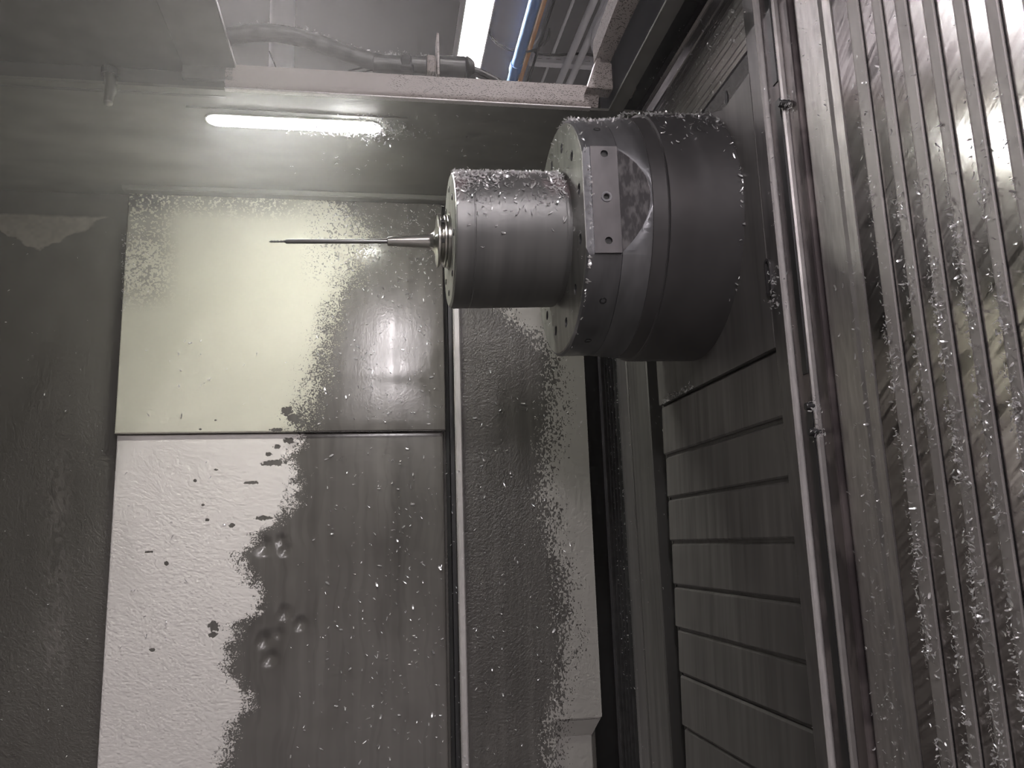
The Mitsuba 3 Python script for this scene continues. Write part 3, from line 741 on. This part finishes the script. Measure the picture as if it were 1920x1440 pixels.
# ------------------------------------------------------------------ the workshop seen through the roof opening
pk = thing('pole', 'shiny silver upright pipe behind the black hose', 'pipe')
pa = at(529, 60, 1, 4.47)
part(pk, 'pipe', tube([[pa[0], 4.47, .0], [pa[0], 4.47, 6.2]], .072, 40), 'galvanized', True)
dk2 = thing('duct', 'big round grey duct beside the glowing strip light', 'duct')
dc = np.array([.803, 4.3, 4.54])
part(dk2, 'barrel', tube([[dc[0], y, dc[2]] for y in np.linspace(2.6, 11.8, 12)], .160, 48), 'duct_metal', True)
for y in (4.32, 5.6, 7.0):
    part(dk2, 'joint_band', tube([[dc[0], y - .012, dc[2]], [dc[0], y + .012, dc[2]]], .165, 48), 'galvanized', 40)
an = np.linspace(math.radians(178), math.radians(362), 40)
part(dk2, 'strap', tube([[dc[0] + .02 + .185 * math.cos(t), 4.26, 4.49 + .16 * math.sin(t)] for t in an], .007, 8), 'rubber', True, label='dark hanging strap loop')
pipes = [('pipe', 'blue pipe running under the big round duct', 'blue_pipe', at(997, 20, 2, 4.28), .030), ('pipe', 'slim orange pipe right of the blue pipe', 'orange_pipe', at(1015, 20, 2, 4.36), .013),
         ('conduit', 'left one of the two straight parallel silver conduits beside the beige bar', 'galvanized', at(1097, 40, 2, 4.44), .022), ('conduit', 'right one of the two straight parallel silver conduits beside the beige bar', 'galvanized', at(1119, 40, 2, 4.44), .022),
         ('conduit', 'thin dark rod just right of the orange pipe', 'dark_steel', at(1026, 40, 2, 4.38), .008), ('conduit', 'thin bright rod left of the two parallel conduits', 'galvanized', at(1060, 40, 2, 4.5), .009)]
for (nm, lb, mm, p, r) in pipes:
    kx = thing(nm, lb, 'pipe')
    dx = .03 if 'parallel' in lb else 0
    part(kx, 'tube', tube([[p[0] + dx * (p[1] - y) * .6, y, p[2]] for y in (2.4, 4, 6, 9, 11.9)], r, 20), mm, True)
    if mm == 'blue_pipe':
        part(kx, 'joint_collar', tube([[p[0], 4.30, p[2]], [p[0], 4.37, p[2]]], r * 1.22, 20), mm, 40)
kx = thing('conduit', 'bent silver conduit curving left of the beige bar', 'pipe')
cb = [at(x, y, 2, 4.40) for x, y in [(1150, -60), (1142, 0), (1128, 30), (1116, 60), (1114, 85), (1120, 100), (1140, 108)]]
part(kx, 'tube', tube(spline(cb, 40), .020, 16), 'galvanized', True)
kx = thing('strut_channel', 'slotted metal strut crossing under the overhead pipes', 'strut')
s0, s1 = at(958, 108, 1, 4.56), at(1150, 117, 1, 4.56)
zc = (s0[2] + s1[2]) / 2; sp = sbox(s0[0], zc - .030, s1[0], zc + .030)
for xx in np.arange(s0[0] + .04, s1[0] - .03, .062): sp = sp.difference(sbox(xx, zc - .007, xx + .036, zc + .007))
part(kx, 'slotted_web', prism_y(sp, 4.55, 4.556), 'galvanized')
for zz in (-.032, .030): part(kx, 'flange', bx(s0[0], s1[0], 4.55, 4.60, zc + zz, zc + zz + .004), 'galvanized')
for xx in (s0[0] + .01, s1[0] - .05): part(kx, 'drop_rod', tube([[xx, 4.58, zc], [xx, 4.58, 6.2]], .006, 8), 'galvanized')
kx = thing('cable', 'thin dark cable looping under the big duct', 'cable')
part(kx, 'cable', tube(spline([at(x, y, 1, 4.5) for x, y in [(992, 80), (1000, 95), (1030, 103), (1080, 101), (1118, 106)]], 30), .008, 8), 'rubber', True)

# ------------------------------------------------------------------ metal chips
def chip_mesh(L, w, curl, seed):
    r = np.random.default_rng(seed); n = 5
    s = np.linspace(-.5, .5, n); a = s * curl
    x = (np.sin(a) / max(curl, .05)) * L; z = (1 - np.cos(a)) / max(curl, .05) * L * .9
    y = s * L * r.uniform(-.25, .25)
    wid = w * (1 - .55 * np.abs(2 * s) ** 3 + r.uniform(-.18, .18, n)) * .5; t = w * .18
    v = []
    for k in range(n): v += [[x[k], y[k] - wid[k], z[k] + t], [x[k], y[k] + wid[k], z[k] + t], [x[k], y[k], z[k] - t * .2]]
    v = np.array(v); f = []
    for k in range(n - 1):
        for j in range(3):
            a_, b_ = k * 3 + j, k * 3 + (j + 1) % 3
            f += [[a_, b_, b_ + 3], [a_, b_ + 3, a_ + 3]]
    f += [[0, 2, 1], [(n - 1) * 3, (n - 1) * 3 + 1, (n - 1) * 3 + 2]]
    m = trimesh.Trimesh(v, f, process=False); m.fix_normals(); return m


CHIPS = [chip_mesh(1.0, w, c, i) for i, (w, c) in enumerate([(.26, .9), (.22, 1.8), (.34, 1.3), (.18, .5), (.30, 2.4), (.26, 3.4), (.40, 1.0), (.20, 1.5)])]
CHIP_PLY = [mikit.ply(m, 'chip_metal') for m in CHIPS]


def frames(nrm, r, tilt):
    n = nrm / np.linalg.norm(nrm, axis=1, keepdims=True)
    n = n + r.normal(0, tilt, n.shape); n /= np.linalg.norm(n, axis=1, keepdims=True)
    t = np.cross(n, r.normal(0, 1, n.shape)); t /= np.linalg.norm(t, axis=1, keepdims=True)
    return np.stack([t, np.cross(n, t), n], 2)


def chips(P, N, s0, s1, r, tilt=.35, lift=0.0):
    P = np.asarray(P, float); N = np.asarray(N, float)
    R = frames(N, r, tilt); S = s0 + (s1 - s0) * r.random(len(P)) ** 2.2
    V, Fc, o = [], [], 0
    which = r.integers(0, len(CHIPS), len(P))
    for i in range(len(P)):
        v = CHIPS[which[i]].vertices * S[i]
        V.append(v @ R[i].T + P[i] + N[i] * (lift + S[i] * .04)); Fc.append(CHIPS[which[i]].faces + o); o += len(v)
    return trimesh.Trimesh(np.vstack(V), np.vstack(Fc), process=False)


LOOSE = 0
def loose(P, N, s0, s1, r, label, group, tilt=.3):
    """single chips, each an object of its own"""
    global LOOSE
    P = np.asarray(P, float); N = np.asarray(N, float); R = frames(N, r, tilt); S = s0 + (s1 - s0) * r.random(len(P)) ** 1.5
    for i in range(len(P)):
        key = 'metal_chip' if LOOSE == 0 else f'metal_chip_{LOOSE:03d}'; LOOSE += 1
        M = np.eye(4); M[:3, :3] = R[i] * S[i]; M[:3, 3] = P[i] + N[i] * S[i] * .05
        scene[key] = {**CHIP_PLY[int(r.integers(len(CHIPS)))], 'to_world': T(M)}
        labels[key] = {'label': label, 'category': 'metal chip', 'group': group}


def px_pts(n, poly, axis, val, r, dens=None):
    """n random points of the plane inside a pixel polygon"""
    P = Polygon(poly); x0, y0, x1, y1 = P.bounds; out = []
    import shapely
    while len(out) < n:
        q = np.stack([r.uniform(x0, x1, 400), r.uniform(y0, y1, 400)], 1)
        q = q[shapely.contains_xy(P, q[:, 0], q[:, 1])]
        if dens is not None: q = q[r.random(len(q)) < dens(q[:, 0], q[:, 1])]
        out += [at(a, b, axis, val) for a, b in q]
    return np.array(out[:n])


def stuff(name, mesh, label): return whole(name, mesh, 'chip_metal', label, 'metal chips', kind='stuff')


r = np.random.default_rng(11)
def on_cyl(n, x0, x1, rad, th_mean, th_sd, r, xpow=1.0):
    x = x0 + (x1 - x0) * r.random(n) ** xpow; th = r.normal(th_mean, th_sd, n)      # th from straight up, positive towards the viewer
    N = np.stack([x * 0, -np.sin(th), np.cos(th)], 1)
    rr = rad(x) if callable(rad) else rad
    P = np.stack([x, Y0 + N[:, 1] * rr, 2.0745 + S0 * (x - .05) + N[:, 2] * rr], 1); return P, N


a1 = on_cyl(900, .140, .345, .1303, .42, .22, r); a2 = on_cyl(330, .140, .22, .1303, .80, .24, r, 1.6); a3 = on_cyl(200, .150, .345, .1303, 1.05, .26, r); a4 = on_cyl(120, .315, .345, .1303, .9, .3, r)
m = cat([chips(*a, .005, .014, r, .6, .001) for a in (a1, a2, a3, a4)])
stuff('chip_layer', m, 'glinting metal chips caked along the top of the spindle nose')
ro = lambda x: np.where(x < .417, .2285, np.where(x < .467, .2285 + (x - .417) * .12, .2425))
b1 = on_cyl(420, .355, .635, ro, .42, .17, r); b2 = on_cyl(90, .50, .63, .2440, .8, .22, r); b3 = on_cyl(70, .357, .36, .2285, 1.6, .8, r); b4 = on_cyl(50, .62, .634, .2455, 1.2, .5, r)
stuff('chip_layer', cat([chips(*a, .005, .014, r, .6, .001) for a in (b1, b2, b3, b4)]), 'metal chips scattered over the top of the big spindle housing')
th = r.uniform(0, 2 * np.pi, 150); rr = r.uniform(.135, .222, 150); keep = (np.sin(th) > -.2) | (r.random(150) < .35)
P = np.stack([th * 0 + .352, Y0 + rr * np.cos(th), 2.0836 + rr * np.sin(th)], 1)[keep]
stuff('chip_layer', chips(P, np.tile([-1., 0, 0], (len(P), 1)), .004, .011, r, .4, .001), 'metal chips stuck on the pale front face of the spindle flange')

# around the light bar's right end
def g(n, x, y, sx, sy): return np.stack([r.normal(x, sx, n), r.normal(y, sy, n)], 1)
q = np.vstack([g(420, 665, 243, 42, 5), g(180, 640, 240, 30, 4), g(160, 715, 250, 36, 10), g(60, 690, 226, 30, 4)])
P = np.array([at(a, b, 2, 2.432) for a, b in q]); P[:, 2] += r.uniform(-.008, .012, len(P))
stuff('chip_layer', chips(P, np.tile([0, 0, -1.], (len(P), 1)), .004, .010, r, .8), 'metal chips caked over the right end of the glowing light bar')
P = px_pts(70, [(720, 200), (1110, 215), (1110, 330), (500, 330)], 2, 2.449, r)
stuff('chip_layer', chips(P, np.tile([0, 0, -1.], (len(P), 1)), .004, .012, r), 'few metal chips stuck under the dark machine ceiling')
# hose and rail
P = [p + [0, 0, .0185] for p in spline(hp_, 260)[20:]]; P = np.array(P)[r.integers(0, 240, 240)] + r.normal(0, 1, (240, 3)) * [.004, .006, .001]
P2 = np.stack([r.uniform(.01, .205, 170), HY + r.normal(0, .008, 170), np.interp(r.random(170), [0, 1], [2.567, 2.574])], 1)
P3 = np.stack([r.uniform(-.05, .46, 110), np.full(110, 1.64) + r.normal(0, .006, 110), np.full(110, 2.509)], 1)
PP = np.vstack([P, P2, P3])
stuff('chip_layer', chips(PP, np.tile([0, 0, 1.], (len(PP), 1)), .003, .009, r, .6), 'metal chips lying on the black hose and its couplings')

# upper panel
NB = np.array([0, -1., 0])
P = px_pts(420, [(600, 375), (830, 385), (830, 560), (700, 560), (650, 520), (590, 470)], 1, YP - .001, r, lambda x, y: np.clip((x - 560) / 160, .15, 1) * np.clip((620 - y) / 200, .2, 1))
stuff('chip_layer', chips(P, np.tile(NB, (len(P), 1)), .004, .010, r, .25), 'fine dark-looking chips sprinkled around the tool holder on the upper panel')
P = px_pts(150, [(610, 540), (830, 520), (830, 800), (570, 800)], 1, YP - .001, r)
stuff('chip_layer', chips(P, np.tile(NB, (len(P), 1)), .004, .008, r, .25), 'small chips stuck to the wet right half of the upper panel')
P = px_pts(220, [(228, 440), (275, 430), (290, 540), (228, 585)], 1, YP - .001, r, lambda x, y: np.clip((262 - x) / 40, .1, 1))
stuff('chip_layer', chips(P, np.tile(NB, (len(P), 1)), .002, .006, r, .4), 'tiny flakes along the left edge of the upper panel')
P = px_pts(240, [(580, 840), (830, 835), (834, 1440), (520, 1440), (540, 1000)], 1, YL - .001, r, lambda x, y: np.clip((x - 500) / 300, .08, 1) * np.clip(1.2 - abs(y - 1080) / 500, .2, 1))
stuff('chip_layer', chips(P, np.tile(NB, (len(P), 1)), .004, .009, r, .25), 'small chips stuck to the wet right half of the lower panel')
P = px_pts(150, [(880, 620), (1090, 600), (1120, 1340), (885, 1440)], 1, YP - .006, r)
stuff('chip_layer', chips(P, np.tile(NB, (len(P), 1)), .004, .010, r, .3), 'sparse chips stuck to the wet column cover')
P = px_pts(45, [(836, 860), (868, 860), (876, 1440), (840, 1440)], 1, YP - .019, r)
stuff('chip_layer', chips(P, np.tile(NB, (len(P), 1)), .003, .008, r, .3), 'few chips on the bright upright edge beside the lower panel')
P = px_pts(60, [(0, 420), (205, 420), (180, 1440), (0, 1440)], 1, YB - .013, r)
stuff('chip_layer', chips(P, np.tile(NB, (len(P), 1)), .003, .007, r, .3), 'few chips on the dark wall at the left edge')

loose(px_pts(60, [(600, 540), (825, 500), (825, 800), (580, 800)], 1, YP - .001, r), np.tile(NB, (60, 1)), .008, .013, r, 'single metal chip stuck to the wet right half of the upper panel', 'chips on the upper panel', .2)
loose(px_pts(22, [(240, 620), (540, 640), (540, 800), (230, 800)], 1, YP - .001, r), np.tile(NB, (22, 1)), .007, .012, r, 'single metal chip stuck to the clean pale part of the upper panel', 'chips on the pale part of the upper panel', .2)
loose(px_pts(70, [(600, 840), (826, 840), (832, 1430), (560, 1430)], 1, YL - .001, r, lambda x, y: np.clip((x - 540) / 260, .1, 1)), np.tile(NB, (70, 1)), .008, .014, r, 'single metal chip stuck to the wet right half of the lower panel', 'chips on the lower panel', .2)
loose(px_pts(14, [(235, 850), (500, 850), (420, 1200), (220, 1400)], 1, YL - .001, r), np.tile(NB, (14, 1)), .007, .012, r, 'single metal chip on the clean pale part of the lower panel', 'chips on the pale part of the lower panel', .2)
loose(px_pts(34, [(880, 640), (1060, 640), (1080, 1300), (890, 1430)], 1, YP - .005, r), np.tile(NB, (34, 1)), .008, .014, r, 'single metal chip stuck to the wet column cover', 'chips on the column cover', .2)

# right wall, post and ribbed cover
NX = np.array([-1., 0, 0])
P = px_pts(160, [(1445, 0), (1480, 0), (1580, 1440), (1530, 1440), (1465, 420)], 0, .643, r); P2 = px_pts(40, [(1420, 130), (1440, 130), (1500, 700), (1470, 700)], 0, .627, r)
PP = np.vstack([P, P2]); stuff('chip_layer', chips(PP, np.tile(NX, (len(PP), 1)), .003, .008, r, .4), 'chips stuck in the rust brown channel of the upright post')
ev = []
for (x, y) in [(1479, 195), (1531, 762), (1537, 810), (1451, 520), (1451, 560)]:
    p = at(x, y, 0, .625); ev.append(p + r.normal(0, 1, (28, 3)) * [.003, .007, .010])
ev.append(np.array([at(x, y, 0, .630) for x, y in np.stack([r.uniform(1243, 1305, 90), r.normal(0, 5, 90)], 1) * [1, 1] + [0, 757]]) - [0, 0, 0])
P = np.vstack(ev); P[-90:, 2] = 1.795 + np.abs(r.normal(0, .006, 90))
stuff('chip_layer', chips(P, np.tile(NX, (len(P), 1)), .004, .009, r, .7), 'chip clumps around the bolts, the lug and the seam under the slide plate')
P = px_pts(210, [(1270, 90), (1400, 40), (1400, 80), (1300, 235), (1235, 240)], 0, .634, r); P2 = px_pts(110, [(1310, 30), (1400, 10), (1400, 60), (1330, 110)], 0, .632, r)
PP = np.vstack([P, P2]); stuff('chip_layer', chips(PP, np.tile(NX, (len(PP), 1)), .003, .009, r, .6), 'chips clinging to the stacked cover plates above the spindle head')
P = px_pts(120, [(1190, 0), (1330, 0), (1260, 130), (1180, 240), (1150, 240)], 0, .655, r)
stuff('chip_layer', chips(P, np.tile(NX, (len(P), 1)), .002, .006, r, .5), 'sparse chips in the dark recess above the stacked cover plates')
P = px_pts(60, [(1165, 700), (1240, 700), (1290, 1440), (1190, 1440)], 0, .640, r); P2 = []
for y_, w_ in [(2.262, .660), (2.232, .660), (2.200, .660), (2.168, .660)]:
    z_ = r.uniform(1.1, 2.08, 70); P2.append(np.stack([z_ * 0 + .6595, y_ + r.normal(0, .001, 70), z_], 1))
PP = np.vstack([P, *P2]); stuff('chip_layer', chips(PP, np.tile(NX, (len(PP), 1)), .003, .007, r, .4), 'fine chips lining the bellows folds and the grey guide rails')

# first plate and its far ledge
P = px_pts(260, [(1585, 430), (1615, 420), (1700, 1440), (1650, 1440)], 0, XC - .002, r, lambda x, y: np.clip((y - 400) / 500, .25, 1)); P2 = px_pts(60, [(1495, 0), (1540, 0), (1590, 400), (1540, 400)], 0, XC - .001, r)
PP = np.vstack([P, P2]); stuff('chip_layer', chips(PP, np.tile(NX, (len(PP), 1)), .0025, .006, r, .4), 'small chips dotted over the wide first plate of the ribbed cover')
heaps, hn = [], 0
for i, (ya_, yb_) in enumerate(WIPES[:8]):
    z = r.uniform(.9, 2.62, 1300)
    den = np.interp((z - 1.5) / ya_, [-.3, .2, .5, .65, .8], [1.0, .9, .45, .2, .07]) * (0.25 + 1.1 * (meshkit.noise(np.stack([z * 9, z * 0 + i * 7.3, z * 0], 1)) ** 2))
    z = z[r.random(1300) < den * .95]
    edge = r.random(len(z)) < .45
    y = np.where(edge, ya_ + r.normal(0, .0016, len(z)), r.uniform(yb_ - .001, ya_, len(z)))
    heaps.append(np.stack([np.full(len(z), XC - .0015) - np.abs(r.normal(0, .002, len(z))), y, z], 1))
P = np.vstack(heaps)
stuff('chip_layer', chips(P, np.tile(NX, (len(P), 1)), .003, .009, r, .7), 'metal chips caked on the grey wiper strips of the ribbed cover')
# clumps
cl = []
for i, (ya_, yb_) in enumerate(WIPES[:7]):
    for zc_ in 1.5 + ya_ * r.uniform(-.5, .5, 13 if i in (1, 2, 3, 4) else 8):
        n = int(r.integers(10, 34)); cl.append(np.stack([XC - .003 - np.abs(r.normal(0, .003, n)), (ya_ + yb_) / 2 + r.normal(0, .005, n), zc_ + r.normal(0, .016, n)], 1))
P = np.vstack(cl)
stuff('chip_layer', chips(P, np.tile(NX, (len(P), 1)), .004, .009, r, .9), 'thick clumps of chips hanging on the wiper strips of the ribbed cover')
n = 0
P = px_pts(55, [(1545, 480), (1610, 480), (1690, 1430), (1630, 1430)], 0, XC - .002, r)
loose(P, np.tile(NX, (55, 1)), .006, .010, r, 'single metal chip stuck to the wide first plate of the ribbed cover', 'chips on the first plate', .4)
ORD = ['first', 'second', 'third', 'fourth', 'fifth', 'sixth', 'seventh']
for i in range(7):
    Q = np.array([[XC - .004, (WIPES[i][0] + WIPES[i][1]) / 2 + r.normal(0, .004), 1.5 + WIPES[i][0] * r.uniform(-.45, .6)] for _ in range(7 if i < 3 else 6)])
    loose(Q, np.tile(NX, (len(Q), 1)), .008, .012, r, f'larger metal chip sticking out from the {ORD[i]} wiper strip from the left', f'larger chips on the {ORD[i]} wiper strip', .7)

# ------------------------------------------------------------------ oil mist inside the machine, thickened around the light bar to imitate flare
B0, B1 = np.array([-1.33, .42, .5]), np.array([.645, 2.148, 2.80])
gx = [np.linspace(a, b, n) for a, b, n in zip(B0, B1, (24, 22, 26))]
GZ, GY, GX = np.meshgrid(gx[2], gx[1], gx[0], indexing='ij')
G = np.exp(-(((GX + .40) / .46) ** 2 + ((GY - 1.45) / .52) ** 2 + ((GZ - 2.45) / .32) ** 2)) + .008
scene['flare_mist'] = {**mikit.ply(bx(*np.stack([B0, B1], 1).ravel())), 'bsdf': {'type': 'null'},
    'interior': {'type': 'heterogeneous', 'albedo': {'type': 'rgb', 'value': [.96, .96, .94]}, 'scale': MIST,
                 'sigma_t': {'type': 'gridvolume', 'grid': mi.VolumeGrid(G[..., None].astype(np.float32)), 'to_world': T().translate(B0.tolist()).scale((B1 - B0).tolist())},
                 'phase': {'type': 'hg', 'g': .35}}}
labels['flare_mist'] = {'label': 'pale oil mist thickened to imitate lens flare around the light bar', 'category': 'mist', 'kind': 'stuff'}
